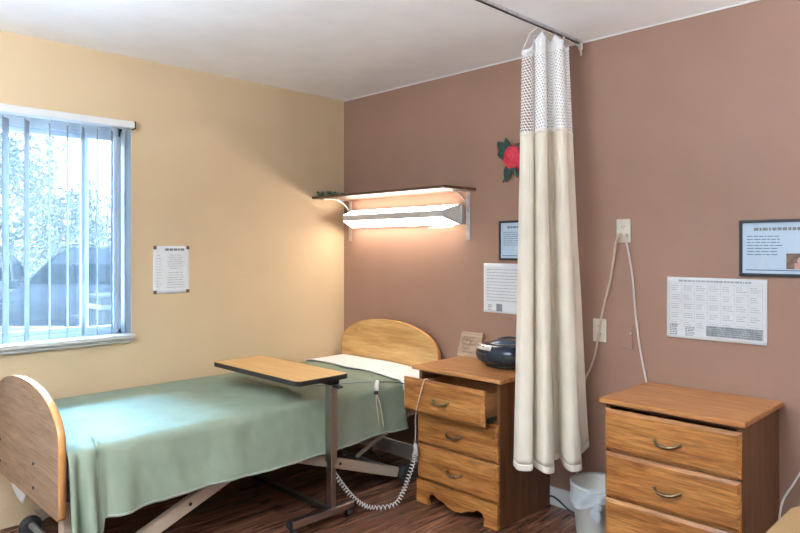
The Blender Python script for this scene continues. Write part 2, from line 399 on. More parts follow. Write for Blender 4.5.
def cabinet(name, label, bx0, bx1, tx0, tx1, yf, ytop, open_by):
    """yf: plane of the drawer fronts"""
    t = thing(name, label, 'nightstand' if name == 'nightstand' else 'chest of drawers', ((bx0+bx1)/2, (yf-.02)/2, 0))
    yb = -.016; yc = yf+.02; Z = .735; th = .018
    m = MB()
    m.box(bx0, bx0+th, yc+.001, yb, 0, Z-.0225); m.build('side_panel', 'oak_shaded', t)
    m = MB(); m.box(bx1-th, bx1, yc+.001, yb, 0, Z-.0225); m.build('side_panel', 'oak_shaded', t)
    m = MB(); m.box(bx0+th, bx1-th, yb-.008, yb, .06, Z-.03); m.box(bx0+th, bx1-th, yc+.02, yb-.008, .105, .12)
    for z in (.31, .505): m.box(bx0+th, bx1-th, yc+.004, yc+.05, z, z+.016)
    m.box(bx0+th, bx1-th, yc+.004, yb-.008, Z-.034, Z-.03)
    m.build('carcass', 'oak_in', t)
    m = MB(); m.box(tx0, tx1, ytop, -.013, Z-.022, Z, .005, 3)
    m.build('top', 'oak_top', t)
    MB().box(bx0+.0185, bx1-.0185, yc+.002, yc+.02, .70, Z-.0225).build('top_rail', 'oak_shaded', t)
    # apron with a shaped cut-out
    w = bx1-bx0; pts = [(bx0+.0, 0), (bx0, .122), (bx1, .122), (bx1, 0), (bx1-.085, 0)]
    prof = [(.085, .0), (.08, .035), (.095, .058), (.125, .066), (.15, .05), (.19, .043), (.225, .024), (.27, .018)]
    right = [(bx1-a, b) for a, b in prof[1:]]
    s = w/2/.27
    cut = [(bx1-a*s, b) for a, b in prof]; cutl = [(bx0+a*s, b) for a, b in prof]
    pts = [(bx0, 0), (bx0, .122), (bx1, .122), (bx1, 0)]+cut+cutl[::-1][1:]
    m = MB(); m.prism(pts, 'y', yf, yc); m.build('apron', 'oak', t)
    for i, (z0, z1) in enumerate(((.518, .690), (.322, .508), (.130, .312))):
        o = open_by if i == 0 else 0
        a, b = bx0+.002, bx1-.002; y0 = yf-o
        m = MB()
        c = .014                                     # chamfered border around a raised field
        P = lambda d, y: [(a+d, y, z0+d), (b-d, y, z0+d), (b-d, y, z1-d), (a+d, y, z1-d)]
        back, edge, front = P(0, y0+.0195), P(0, y0+.009), P(c, y0)
        for k in range(4):
            n = (k+1) % 4
            m.quad(back[k], back[n], edge[n], edge[k]); m.quad(edge[k], edge[n], front[n], front[k])
        m.quad(*front); m.quad(*back[::-1])
        bmesh.ops.remove_doubles(m.bm, verts=m.bm.verts[:], dist=1e-5)
        d = m.build('drawer', 'oak', t)
        # box behind the front
        q = MB(); zz = z1-.035
        y1 = y0+.36
        q.box(a+.028, a+.04, y0+.02, y1, z0+.02, zz); q.box(b-.04, b-.028, y0+.02, y1, z0+.02, zz)
        q.box(a+.04, b-.04, y1-.012, y1, z0+.02, zz); q.box(a+.04, b-.04, y0+.02, y1-.012, z0+.022, z0+.028)
        q.build('drawer_box', 'oak_in', d)
        if o:
            q = MB(); q.box(b-.0275, b-.019, y0+.03, yc+.17, z0+.012, z0+.03)
            q.box(b-.0275, b-.012, y0+.06, y0+.10, z0+.004, z0+.034, .003); q.build('drawer_slide', 'black', d)
        handle((a+b)/2, y0, (z0+z1)/2-.004, d)
    return t
ns = cabinet('nightstand', 'oak nightstand between bed and curtain, its top drawer pulled open', 1.182, 1.722, 1.155, 1.750, -.48, -.491, .108)
dr = cabinet('dresser', 'oak chest of drawers on the right with every drawer shut', 2.276, 2.819, 2.259, 2.836, -.475, -.485, 0)

# ------------------------------------------------------------------ bed
BX0, BX1 = .065, .975
bed = thing('hospital_bed', 'adjustable hospital bed with arched wood headboard and footboard', 'bed', (.52, -1.14, 0))
def arch_panel(name, y0, y1, m_face, z0, zs, zt, parent):
    cx = (BX0+BX1)/2; hw = (BX1-BX0)/2
    pts = [(BX0, z0+.015), (BX0+.015, z0), (BX1-.015, z0), (BX1, z0+.015)]
    for i in range(0, 41):
        a = math.pi*i/40
        ca = math.cos(a); pts.append((cx+hw*math.copysign(abs(ca)**.92, ca), zs+(zt-zs)*math.sin(a)**.95))
    m = MB(); m.prism(pts, 'y', y0+.001, y1-.001)
    o = m.build(name, m_face, parent)
    e = MB()
    pp = pts; n = len(pp)
    for k in range(n):                               # edge band: a thin skin around the rim
        (u0, v0), (u1, v1) = pp[k], pp[(k+1) % n]
        def out(u, v, d=.002):
            dx, dz = (u-cx)/hw, (v-(z0+zt)/2)/((zt-z0)/2); l = math.hypot(dx, dz) or 1
            return (u+d*dx/l, v+d*dz/l)
        q0, q1 = out(u0, v0), out(u1, v1)
        ym = (y0+y1)/2
        e.quad((q0[0], y0, q0[1]), (q1[0], y0, q1[1]), (q1[0]*1.0, ym, q1[1]+.001), (q0[0], ym, q0[1]+.001))
        e.quad((q0[0], ym, q0[1]+.001), (q1[0], ym, q1[1]+.001), (q1[0], y1, q1[1]), (q0[0], y1, q0[1]))
        e.quad((u0, y0, v0), (u1, y0, v1), (q1[0], y0, q1[1]), (q0[0], y0, q0[1]))
        e.quad((u0, y1, v0), (u1, y1, v1), (q1[0], y1, q1[1]), (q0[0], y1, q0[1]))
    bmesh.ops.remove_doubles(e.bm, verts=e.bm.verts[:], dist=1e-5)
    ob = e.build('edge_band', 'bededge', o)
    for p in ob.data.polygons: p.use_smooth = True
    return o
arch_panel('headboard', -.078, -.05, 'bedwood', .43, .70, .897, bed)
fb = arch_panel('footboard', -2.222, -2.194, 'bedwood_shaded', .333, .615, .812, bed)
for hx in (.36, .676):
    for hz in (.487, .388):
        MB().lathe([(.0001, -2.2265), (.0065, -2.2265), (.0065, -2.222)], (hx if hx > .5 else .186, 0, hz), 12, 'y').build('bolt', 'black', fb)
fr = MB()
for x in (.12, .90): fr.box(x-.018, x+.018, -2.16, -.09, .375, .425)
for y in (-2.12, -1.5, -.95, -.14): fr.box(.138, .882, y-.018, y+.018, .38, .42)
fr.box(.14, .88, -2.10, -.16, .426, .44)
fr.build('deck', 'bedframe', bed)
def beam(p, q, w, h, name='scissor_leg'):
    p, q = Vector(p), Vector(q); d = (q-p); ln = d.length; d.normalize()
    u = Vector((1, 0, 0)); v = d.cross(u)
    m = MB(); m.box(-w/2, w/2, 0, ln, -h/2, h/2, .006)
    mt = Matrix((u, d, -v)).transposed()
    for vv in m.bm.verts: vv.co = mt @ vv.co+p
    return m.build(name, 'bedframe', bed)
for x in (.15, .905):
    lg = beam((x, -2.06, .072), (x, -1.38, .345), .035, .06)
    MB().lathe([(.001, x-.0205), (.008, x-.0205), (.008, x+.0205), (.001, x+.0205)], (0, -1.66, .235), 12, 'x').build('pivot_bolt', 'black', lg)
    lg = beam((x, -.36, .062), (x, -1.12, .325), .035, .056)
    MB().lathe([(.001, x-.0205), (.008, x-.0205), (.008, x+.0205), (.001, x+.0205)], (0, -.80, .215), 12, 'x').build('pivot_bolt', 'black', lg)
    # thin lift arm
    MB().tube([(x-.06, -.16, .375), (x-.06, -.62, .195)], .012, 8).build('lift_arm', 'bedframe', bed)
for y in (-2.10, -.35):
    MB().tube([(.222 if y < -1 else .13, y, .062), (.885, y, .062)], .016, 10).build('axle', 'axle', bed)
def wheel(x, y, r=.058, w=.034):
    MB().lathe([(.001, -w/2), (r*.5, -w/2), (r*.82, -w/2-.002), (r, -w/2+.008), (r, w/2-.008), (r*.82, w/2+.002), (r*.5, w/2), (.001, w/2)], (x, y, r+.001), 24, 'x').build('caster', 'rubber', bed)
for x in (.105, .955): wheel(x, -.33)
wheel(.20, -2.10, .05, .03); wheel(.955, -2.05)
MB().box(.84, .90, -2.18, -2.13, .20, .374, .004).build('end_post', 'bedframe', bed)
# lower cross member with motor
MB().box(.30, .70, -1.32, -1.22, .20, .29, .01).build('motor', 'black', bed)

tag(MB().box(.085, .945, -2.165, -.095, .4415, .585, .04, 4).build('mattress', 'mattress'), 'hospital mattress under the green bedspread and white sheet', 'mattress')

# bedspread: one sheet of cloth over the mattress, its near side hanging
def spread(y0, y1, nu, nv, thick_z, hemfn, xo=0, wall_hang=.12, wr=1.0, tail=True):
    ztop = .6125+thick_z
    def fn(u, v):
        y = y0+(y1-y0)*u
        hem = hemfn(y)
        # unrolled across: wall-side hang, top, round shoulder, near hang
        top_w = .87; r = .045
        hang = ztop-r-hem
        tot = wall_hang+top_w+r*math.pi/2+hang
        s = v*tot
        wv = 0
        if s < wall_hang:
            x, z = .058-.006*0, ztop-r*.5-(wall_hang-s)
        elif s < wall_hang+top_w:
            k = (s-wall_hang)/top_w
            x = .06+k*top_w; z = ztop-.012*max(0, 1-k*12)**2-.018*max(0, (k-.6)/.4)**2
            z += wr*(.007*fbm(x*5+3, y*3.2, 1)+.006*max(0, fbm(x*2.2+y*3.5, y*6-x*3, 4)))*(min(1, k*6))
        elif s < wall_hang+top_w+r*math.pi/2:
            a = (s-wall_hang-top_w)/r
            x = .93+r*math.sin(a)+xo; z = ztop-.018-r*(1-math.cos(a)); wv = a/1.57*.3
        else:
            h = s-wall_hang-top_w-r*math.pi/2; k = h/max(hang, .01)
            x = .93+r+xo+.03*k; z = ztop-.018-r-h*(hang-.018)/max(hang, .01)*1.0; wv = .3+.7*k
        if wv:
            x += wr*wv*(.017*fbm(y*3.1, z*1.2, 9)+.010*math.sin(y*13+2.2*fbm(y*2, z, 3))+.007*fbm(y*9, z*4, 2))
        # the loose corner at the foot end sticks out and hangs low
        if tail and s > wall_hang+top_w:
            g = 1.1*math.exp(-((y+2.118)/.026)**2)+.55*math.exp(-((y+2.178)/.018)**2)+.25*math.exp(-((y+1.98)/.05)**2)-.15*math.exp(-((y+2.05)/.02)**2)-.75*math.exp(-((y+2.150)/.012)**2)
            k = max(0, s-wall_hang-top_w)/max(.05, tot-wall_hang-top_w)
            x += .095*g*k**.9
        return Vector((x, y, z))
    return MB().grid(fn, nu, nv)
def hem(y):
    h = .318+.022*max(0, (y+1.3))+.006*math.sin(y*7)+.006*fbm(y*4, 0, 7)
    tl = max(0, min(1, (-2.065-y)/.022)); tl = tl*tl*(3-2*tl)
    return h*(1-tl)+.10*tl
m = spread(-2.188, -.365, 190, 110, 0, hem)
m.bm.faces.ensure_lookup_table()
for i, f in enumerate(m.bm.faces):
    if i % 110 >= 109: f.material_index = 1           # stitched pale edging along the hem
o = m.build('bedspread', ['green', 'green_hem']); solidify(o, .004, 1)
tag(o, 'pale green bedspread covering the bed and hanging down its near side', 'bedspread')
def hem2(y): return .50-.03*(y+.2)
o = spread(-.385, -.088, 34, 90, .013, hem2, .012, .1, .35, False).build('sheet', 'sheet'); solidify(o, .004, 1)
tag(o, 'white sheet folded across the head end of the bed', 'sheet')
# loose white corner under the footboard
def fn(u, v): return Vector((.20+.27*u+.015*math.sin(v*5+u*3), -2.177+.006*math.sin(u*9+v*4), .415-.20*v*(.25+.75*math.sin(math.pi*min(1, u*.9+.1)))))
o = MB().grid(fn, 16, 14).build('sheet_corner', 'sheet'); solidify(o, .003)
tag(o, 'white cloth corner dangling below the footboard by the yellow wall', 'cloth')

# ------------------------------------------------------------------ overbed table
ot = thing('overbed_table', 'rolling overbed table with wood top reaching across the bed', 'table', (1.03, -1.04, 0))
tx0, tx1, ty0, ty1, tz = .33, 1.118, -1.222, -.905, .74
def rrect(x0, x1, y0, y1, r, n=6):
    P = []
    for cx, cy, a0 in ((x1-r, y0+r, -90), (x1-r, y1-r, 0), (x0+r, y1-r, 90), (x0+r, y0+r, 180)):
        for k in range(n+1):
            a = R(a0+90*k/n); P.append((cx+r*math.cos(a), cy+r*math.sin(a)))
    return P
tt = MB().prism(rrect(tx0, tx1, ty0, ty1, .03), 'z', tz-.020, tz).build('table_top', 'table_top', ot)
P = rrect(tx0-.004, tx1+.004, ty0-.004, ty1+.004, .034); Q = rrect(tx0, tx1, ty0, ty1, .03); m = MB()
for k in range(len(P)):
    n = (k+1) % len(P)
    for (A, za, B, zb) in ((P, tz-.023, P, tz-.001), (P, tz-.001, Q, tz+.0006), (P, tz-.023, Q, tz-.0245)):
        m.quad((*A[k], za), (*A[n], za), (*B[n], zb), (*B[k], zb))
m.build('edge_trim', 'black_edge', tt)
cx, cy = 1.072, -.983
MB().box(cx-.026, cx+.026, cy-.019, cy+.019, .30, tz-.05, .004).build('column', 'chrome', ot)
MB().box(cx-.021, cx+.021, cy-.0145, cy+.0145, .066, .30, .003).build('inner_column', 'chrome', ot)
m = MB(); m.box(cx-.32, cx+.028, cy-.03, cy+.03, tz-.05, tz-.0255, .004); m.build('support_arm', 'darkmetal', ot)
MB().box(cx+.027, cx+.075, cy-.016, cy+.016, tz-.062, tz-.05, .004).build('release_lever', 'black', ot)
bs = MB().box(cx-.022, cx+.022, -1.235, -.845, .042, .075, .003).build('base_bar', 'chrome', ot)
for y in (-1.237, -.843): MB().box(cx-.023, cx+.023, y-.004, y+.004, .041, .076, .001).build('end_plug', 'black', bs)
MB().box(.38, cx-.023, -.998, -.968, .046, .072, .003).build('base_leg', 'darkmetal', ot)
for x, y in ((cx+.0, -1.21), (cx, -.865), (.41, -.983)):
    c = MB().lathe([(.001, -.016), (.014, -.016), (.020, -.010), (.020, .010), (.014, .016), (.001, .016)], (x, y, .0205), 20, 'x').build('caster', 'rubber', ot)
    MB().tube([(x, y, .038), (x, y, .0455)], .008, 8).build('stem', 'black', c)

# ------------------------------------------------------------------ curtain and its track
TX = 1.91
tr = thing('curtain_track', 'grey metal curtain track fixed along the ceiling', 'curtain track', (TX, -2.2, HT))
m = MB(); m.box(TX-.010, TX+.010, -4.6, -.035, HT-.015, HT-.0008, .002); m.build('rail', 'steel', tr)
MB().box(TX-.003, TX+.003, -4.59, -.045, HT-.018, HT-.0155).build('slot', 'black', tr)
m = MB().box(TX-.011, TX+.011, -.034, -.022, HT-.045, HT-.002, .003); m.tube([(TX, -.028, HT-.045), (TX+.004, -.03, HT-.06), (TX, -.022, HT-.072)], .006, 8)
m.build('end_stop', 'cream_plate', tr)
cu = thing('privacy_curtain', 'cream privacy curtain with white net top, bunched near the brown wall', 'curtain', (1.91, -.33, .3))
rv = Vector((.706, .708, 0)); dv = Vector((-.708, .706, 0)); CC = Vector((1.922, -.318, 0))
Pb = [(-.178, -.03), (-.165, -.10), (-.105, -.115), (-.082, -.02), (-.088, .05), (-.07, -.06), (-.045, -.125), (0.0, -.10), (.012, .0), (.005, .07), (.04, .045), (.068, .06), (.062, -.04), (.085, -.095), (.135, -.08), (.142, .0), (.13, .07), (.178, .06), (.222, .085)]
Pt = [(-.118, -.035), (-.105, -.045), (-.075, -.03), (-.058, -.012), (-.052, .015), (-.05, -.015), (-.035, -.045), (-.012, -.035), (0.0, -.01), (.002, .025), (.018, .02), (.034, .022), (.038, -.012), (.05, -.04), (.075, -.03), (.085, -.005), (.092, .02), (.105, .02), (.118, .03)]
NS_ = 150
cb = catmull([(a, b, 0) for a, b in Pb], NS_); ct = catmull([(a, b, 0) for a, b in Pt], NS_)
ZH, ZT, ZN = .335, 2.375, 1.912
hooks = [.02, .2, .36, .52, .68, .84, .98]
hook_z = [2.305, 2.385, 2.392, 2.392, 2.385, 2.38, 2.345]
def ztop(u):
    for k in range(len(hooks)-1):
        if hooks[k] <= u <= hooks[k+1]:
            f = (u-hooks[k])/(hooks[k+1]-hooks[k]); return hook_z[k]*(1-f)+hook_z[k+1]*f-.05*4*f*(1-f)*.45
    return hook_z[0] if u < .5 else hook_z[-1]
def cpos(u, z):
    i = u*NS_; k = min(int(i), NS_-1); f = i-k
    pb = cb[k].lerp(cb[k+1], f); pt = ct[k].lerp(ct[k+1], f)
    h = (z-ZH)/(ZT-ZH); w = max(0, min(1, h)); w = w**.85
    p = pb.lerp(pt, w)
    p.x += .006*fbm(u*6, z*1.5, 5)*(1-w); p.y += .010*fbm(u*8+9, z*1.2, 5)*(1-w*.6)
    c = CC-rv*(.012+.018*w)
    return c+rv*p.x+dv*p.y+Vector((0, 0, z))
def hemz(u): return ZH+.006*math.sin(u*14)+(.055*max(0, (u-.9)/.1))+.004*math.cos(u*40)
def znet(u): return ZN-.015*math.cos(u*5)*1.0+.008
def drape(u, v): return cpos(u, hemz(u)+.03+(znet(u)-hemz(u)-.03)*v)
o = MB().grid(drape, NS_*2, 60).build('drape', 'drape', cu); solidify(o, .0025)
o2 = MB().grid(lambda u, v: cpos(u, hemz(u)+.03*v), NS_*2, 4).build('hem', 'hem', cu); solidify(o2, .004)
LEN = sum((ct[i+1]-ct[i]).length for i in range(NS_))*1.25
o = MB().grid(lambda u, v: cpos(u, znet(u)+(ztop(u)-.018-znet(u))*v), NS_*2, 30, lambda u, v: (u*LEN, v*.42)).build('net', 'net', cu)
o = MB().grid(lambda u, v: cpos(u, ztop(u)-.018+.018*v), NS_*2, 3).build('top_band', 'sheet', cu); solidify(o, .003)
o = MB().grid(lambda u, v: cpos(u, znet(u)-.006+.016*v), NS_*2, 2).build('seam', 'hem', cu); solidify(o, .005)
for k, u in enumerate(hooks):
    p = cpos(u, hook_z[k]-.008); y = -.43+.37*k/6
    m = MB(); m.tube([p, p+Vector((0, 0, .012)), (TX+(p.x-TX)*.5, (p.y+y)/2, max(p.z+.015, 2.383)), (TX, y, 2.399), (TX, y, 2.4084)], .0022, 6)
    m.ball((TX, y, 2.400), .0085, 2, (.6, 1, .5)); m.build('hook', 'cream_plate', cu)

# ------------------------------------------------------------------ over-bed lamp, shelf, brackets
lf = thing('overbed_lamp', 'long lit wall lamp above the headboard under the shelf', 'lamp', (.6, 0, 1.57))
x0b, x1b, x0f, x1f = .115, 1.105, .135, 1.05
yf, zf0, zf1, zb0, zb1 = -.118, 1.556, 1.596, 1.513, 1.632
MB().box(x0b, x1b+.012, -.022, -.0006, zb0+.002, zb1-.002, .002).build('backplate', 'lamp_metal', lf)
m = MB(); m.box(x0f, x1f, yf, yf+.004, zf0, zf1)
m.build('front_band', 'lamp_band', lf)
def slab(a, b, c, d, n, th=.003):
    n = Vector(n)*th; m = MB(); A = [Vector(p) for p in (a, b, c, d)]; B = [p+n for p in A]
    m.quad(*A); m.quad(*B[::-1])
    for k in range(4): m.quad(A[k], A[(k+1) % 4], B[(k+1) % 4], B[k])
    bmesh.ops.remove_doubles(m.bm, verts=m.bm.verts[:], dist=1e-6); return m
slab((x0f, yf+.001, zf0-.001), (x1f, yf+.001, zf0-.001), (x1b-.01, -.023, zb0), (x0b+.01, -.023, zb0), (0, 0, 1)).build('lower_diffuser', 'lamp_glow_down', lf)
slab((x0f, yf+.001, zf1+.001), (x1f, yf+.001, zf1+.001), (x1b-.01, -.023, zb1), (x0b+.01, -.023, zb1), (0, 0, -1)).build('upper_diffuser', 'lamp_glow_up', lf)
for xf, xb in ((x1f, x1b), (x0f, x0b)):
    s = 1 if xf > .5 else -1
    m = MB(); A = [(xf, yf, zf0-.002), (xb, -.022, zb0-.003), (xb, -.022, zb1+.003), (xf, yf, zf1+.002)]
    B = [(p[0]+s*.006, p[1], p[2]) for p in A]
    m.quad(*A); m.quad(*B[::-1])
    for k in range(4): m.quad(A[k], A[(k+1) % 4], B[(k+1) % 4], B[k])
    m.build('end_cap', 'lamp_metal', lf)
MB().tube([(1.06, -.03, 1.507), (1.06, -.03, 1.50), (.99, -.03, 1.495), (.86, -.03, 1.497)], .004, 6).build('pull_wire', 'lamp_metal', lf)

sh = tag(MB().box(.003, 1.212, -.29, -.003, 1.708, 1.724, .002).build('wall_shelf', 'shelf'), 'dark brown wall shelf above the lit lamp', 'shelf')
def bracket(x, lab, group=None):
    b = thing('shelf_bracket', lab, 'bracket', (x, 0, 1.55), 'brackets of the wall shelf')
    MB().box(x-.015, x+.015, -.006, -.001, 1.418, 1.705, .001).build('wall_strip', 'steel', b)
    MB().box(x-.012, x+.012, -.25, -.007, 1.7035, 1.7075, .001).build('shelf_strip', 'steel', b)
    pts = [(x, -.008-.11*math.sin(R(a)), 1.70-.11*0-.16*(1-math.sin(R(90-a)))*1.0) for a in range(0, 1)]
    arc = [(x, -.008-.13*(1-math.cos(R(a)))-0.0, 1.575+.127*math.sin(R(a))) for a in range(0, 91, 10)]
    MB().tube(arc, .005, 8).build('brace', 'steel', b)
    for z in (1.44, 1.50, 1.66): MB().lathe([(.0005, -.0085), (.005, -.0075), (.006, -.006)], (x, 0, z), 10, 'y').build('screw', 'steel', b)
bracket(1.152, 'steel shelf bracket at the lamp\'s right end')
bracket(.075, 'steel shelf bracket in the corner by the yellow wall')

# greenery lying on the shelf
ga = thing('garland', 'small green garland lying at the corner end of the shelf', 'decoration', (.06, -.2, 1.724))
m = MB(); pts = [(.05+.02*math.sin(i*1.3), -.27+.024*i, 1.730+.003*math.sin(i*2.1)) for i in range(11)]
m.tube(pts, .0055, 6); m.build('stem', 'moss', ga)
m = MB()
for i in range(46):
    y = -.275+.25*rnd.random(); a = rnd.random()*6.28; c = Vector((.05+.04*math.cos(a)*rnd.random(), y, 1.734+.026*rnd.random()))
    m.ball(c, .0095, 1, (1, 1.5, .55), rot=Matrix.Rotation(a, 3, 'Z'))
m.build('leaves', 'moss', ga)
m = MB()
for i in range(14): m.ball((.04+.03*rnd.random(), -.27+.24*i/13, 1.752+.010*rnd.random()), .0085, 2)
m.build('beads', 'stone', ga)

# ------------------------------------------------------------------ flower on the wall
fl = thing('artificial_flower', 'red cloth flower with dark leaves pinned to the brown wall', 'flower', (1.47, -.01, 1.87))
def leaf(p, ang, ln, wd, bend=.02):
    d = Vector((math.cos(ang), 0, math.sin(ang))); n = Vector((-d.z, 0, d.x))
    def fn(u, v):
        w = wd*math.sin(math.pi*min(1, u*.96+.02))**.8*(1-.35*u); k = v*2-1
        return Vector(p)+d*(ln*u)+n*(w*k)+Vector((0, -.006-bend*math.sin(u*3)*.9-.006*abs(k), 0))
    o = MB().grid(fn, 10, 6).build('leaf', 'leaf', fl); solidify(o, .0012)
F = (1.485, -.012, 1.878)
for a, ln, wd in ((138, .125, .034), (115, .105, .028), (165, .095, .028), (250, .125, .032), (285, .10, .02), (60, .07, .02), (10, .08, .022)):
    leaf((F[0]+.02*math.cos(R(a)), -.0012, F[2]+.02*math.sin(R(a))), R(a), ln, wd)
MB().tube(catmull([(F[0]-.008, -.008, F[2]-.03), (F[0]-.045, -.012, F[2]-.085), (F[0]-.075, -.008, F[2]-.135)], 10), [.003]*9+[.0045, .005], 6).build('stem', 'leaf', fl)
k = 0
for ring, (n, rad, sz) in enumerate(((6, .042, .038), (6, .030, .032), (5, .016, .024), (1, 0, .016))):
    for i in range(n):
        a = 2*math.pi*i/n+ring*.5; c = Vector((F[0]+rad*math.cos(a), -.022-.011*ring, F[2]+rad*1.15*math.sin(a)))
        rot = Matrix.Rotation(-a, 3, 'Y') @ Matrix.Rotation(R(24), 3, 'Z')
        MB().ball(c, sz, 3, (1.0, .32, .8), rot=rot).build('petal', 'petal', fl)

# ------------------------------------------------------------------ papers, frames, sockets on the walls
def strokes(m, x0, x1, z0, z1, rows, y, dens=.75, hgt=.35, axis='y', wmin=.006, wmax=.02, center=False):
    """rows of unreadable word-sized dashes on a wall in plane y (or x when axis == 'x')"""
    for i in range(rows):
        z = z1-(i+.5)*(z1-z0)/rows; h = (z1-z0)/rows*hgt/2
        a = x0; end = x0+(x1-x0)*(dens+(1-dens)*rnd.random())
        if center: off = (x1-end)/2; a += off; end += off
        while a < end-wmin:
            b = min(end, a+wmin+(wmax-wmin)*rnd.random())
            if axis == 'y': m.quad((a, y, z-h), (b, y, z-h), (b, y, z+h), (a, y, z+h))
            else: m.quad((y, a, z-h), (y, b, z-h), (y, b, z+h), (y, a, z+h))
            a = b+wmin*.45
    return m
def sheet_y(name, lab, x0, x1, z0, z1, cat='poster', th=.0012, skew=0):
    t = thing(name, lab, cat, ((x0+x1)/2, -.002, z0))
    def fn(u, v):
        curl = .004*max(0, (u-.9)/.1)**2+.004*max(0, (.08-v)/.08)**2
        return Vector((x0+(x1-x0)*u, -.0012-curl, z0+(z1-z0)*v+skew*u))
    o = MB().grid(fn, 20, 14).build('paper', 'paper', t); solidify(o, th, 0)
    return t
# calendar sheet above the dresser
cal = sheet_y('calendar', 'wide white printed sheet taped above the dresser', 2.344, 2.772, .957, 1.236)
m = MB()
for c in range(7):
    a = 2.362+c*.0565; mc_ = MB()
    for r_ in range(5):
        zt = 1.205-r_*.042; strokes(mc_, a+.004, a+.050, zt-.032, zt-.004, 3, -.0042, .55, .3, wmin=.004, wmax=.014)
    mc_.build('printed_text', 'ink_light', cal)
strokes(m, 2.40, 2.72, 1.212, 1.228, 1, -.0042, .95, .55, wmin=.006, wmax=.02)
m.build('heading', 'ink_light', cal)
m = MB()
for c in range(8): m.box(2.358+c*.0565, 2.3586+c*.0565, -.0044, -.0036, .995, 1.208)
for r_ in range(6): m.box(2.358, 2.754, -.0044, -.0036, .995+r_*.0425, .9956+r_*.0425)
m.build('grid_lines', 'ink_light', cal)
m = MB()
strokes(m, 2.36, 2.40, .968, 1.02, 6, -.0048, .8, .5, wmin=.006, wmax=.012); m.build('small_notes', 'ink', cal); m = MB(); strokes(m, 2.43, 2.475, .968, 1.012, 6, -.0048, .9, .5, wmin=.006, wmax=.012)
m.build('small_notes', 'ink', cal)
m = MB(); m.box(2.522, 2.757, -.0056, -.0036, .975, 1.022); m.build('picture_strip', 'ink_light', cal)
m = MB(); strokes(m, 2.526, 2.754, .976, 1.021, 5, -.0062, .98, .6, wmin=.006, wmax=.03); m.build('picture_marks', 'ink', cal)
# half hidden notice by the curtain
nb = sheet_y('notice', 'white printed sheet half hidden by the curtain, below a black frame', 1.268, 1.53, .998, 1.282)
m = MB(); strokes(m, 1.29, 1.52, 1.06, 1.255, 11, -.0042, .8, .25, wmin=.006, wmax=.03); m.build('printed_text', 'ink_light', nb)
m = MB(); strokes(m, 1.30, 1.33, 1.01, 1.045, 4, -.0042, .9, .4); m.box(1.36, 1.40, -.0046, -.0036, 1.008, 1.05); m.build('printed_marks', 'ink', nb)
def frame(lab, x0, x1, z0, z1, bw, photo):
    t = thing('picture_frame', lab, 'picture frame', ((x0+x1)/2, -.01, z0), 'framed prints on the brown wall')
    m = MB(); d = .016
    m.box(x0, x1, -d, -.001, z0, z0+bw, .002); m.box(x0, x1, -d, -.001, z1-bw, z1, .002)
    m.box(x0, x0+bw, -d, -.001, z0+bw, z1-bw, .002); m.box(x1-bw, x1, -d, -.001, z0+bw, z1-bw, .002)
    m.build('frame', 'frame_black', t)
    pr = MB().box(x0+bw, x1-bw, -.008, -.002, z0+bw, z1-bw).build('print', 'paper_blue', t)
    a, b, c, e = x0+bw, x1-bw, z0+bw, z1-bw; H = e-c
    m = MB(); strokes(m, a+.045, b-.05, e-.13*H-.008, e-.13*H+.008, 1, -.0085, .98, .8, wmin=.008, wmax=.022); m.build('heading', 'ink', pr)
    m = MB(); strokes(m, a+.018, a+(b-a)*.62, c+.34*H, e-.24*H, 7, -.0085, .8, .26, wmin=.008, wmax=.03); m.build('printed_text', 'ink_blue', pr)
    m = MB(); m.box(a+.012, b-.01, -.0088, -.0078, c+.012, c+.016); m.build('rule_line', 'ink_blue', pr)
    m = MB(); m.quad((a+.058, -.0084, c+.018), (a+.108, -.0084, c+.018), (a+.086, -.0084, c+.07), (a+.080, -.0084, c+.07)); m.build('pale_shape', 'paper_pale', pr)
    if photo:
        q = MB().box(b-.105, b-.012, -.0092, -.0078, c+.02, c+.085).build('photo', 'photo_brown', pr)
        m = MB(); m.box(b-.075, b-.03, -.0098, -.009, c+.021, c+.045, .0003)
        m.prism([(b-.052+.013*math.cos(k*.5236), c+.055+.016*math.sin(k*.5236)) for k in range(12)], 'y', -.0098, -.009)
        m.build('face', 'skin_photo', q)
    return t
frame('black framed blue print at the right edge, with a small photo', 2.663, 2.962, 1.25, 1.49, .0125, True)
frame('black framed blue print half hidden behind the curtain', 1.383, 1.66, 1.301, 1.524, .0115, False)
# notice on the yellow wall
yn = thing('notice', 'portrait paper notice with dark corner tabs on the yellow wall', 'poster', (.002, -1.305, 1.107))
o = MB().grid(lambda u, v: Vector((.001+.003*math.sin(u*3.1)*.5, -1.414+.219*u, 1.107+.275*v)), 12, 12).build('paper', 'paper', yn); solidify(o, .001)
m = MB()
for (ya, yb_, za, zb_, rw, ds_) in ((-1.335, -1.225, 1.245, 1.335, 7, .6), (-1.335, -1.225, 1.135, 1.235, 7, .75)): strokes(m, ya, yb_, za, zb_, rw, .0048, ds_, .28, 'x', .006, .03, True)
m.build('printed_text', 'ink_light', yn); m = MB()
strokes(m, -1.395, -1.36, 1.14, 1.335, 12, .0048, .6, .2, 'x', .006, .02)
m.build('printed_text', 'ink_light', yn)
m = MB(); strokes(m, -1.345, -1.215, 1.352, 1.37, 1, .0048, .98, .75, 'x', .01, .024, True); m.build('heading', 'ink', yn)
for y in (-1.4045, -1.2045):
    for z in (1.117, 1.372): MB().box(.004, .0056, y-.010, y+.010, z-.010, z+.010).build('corner_tab', 'tack', yn)

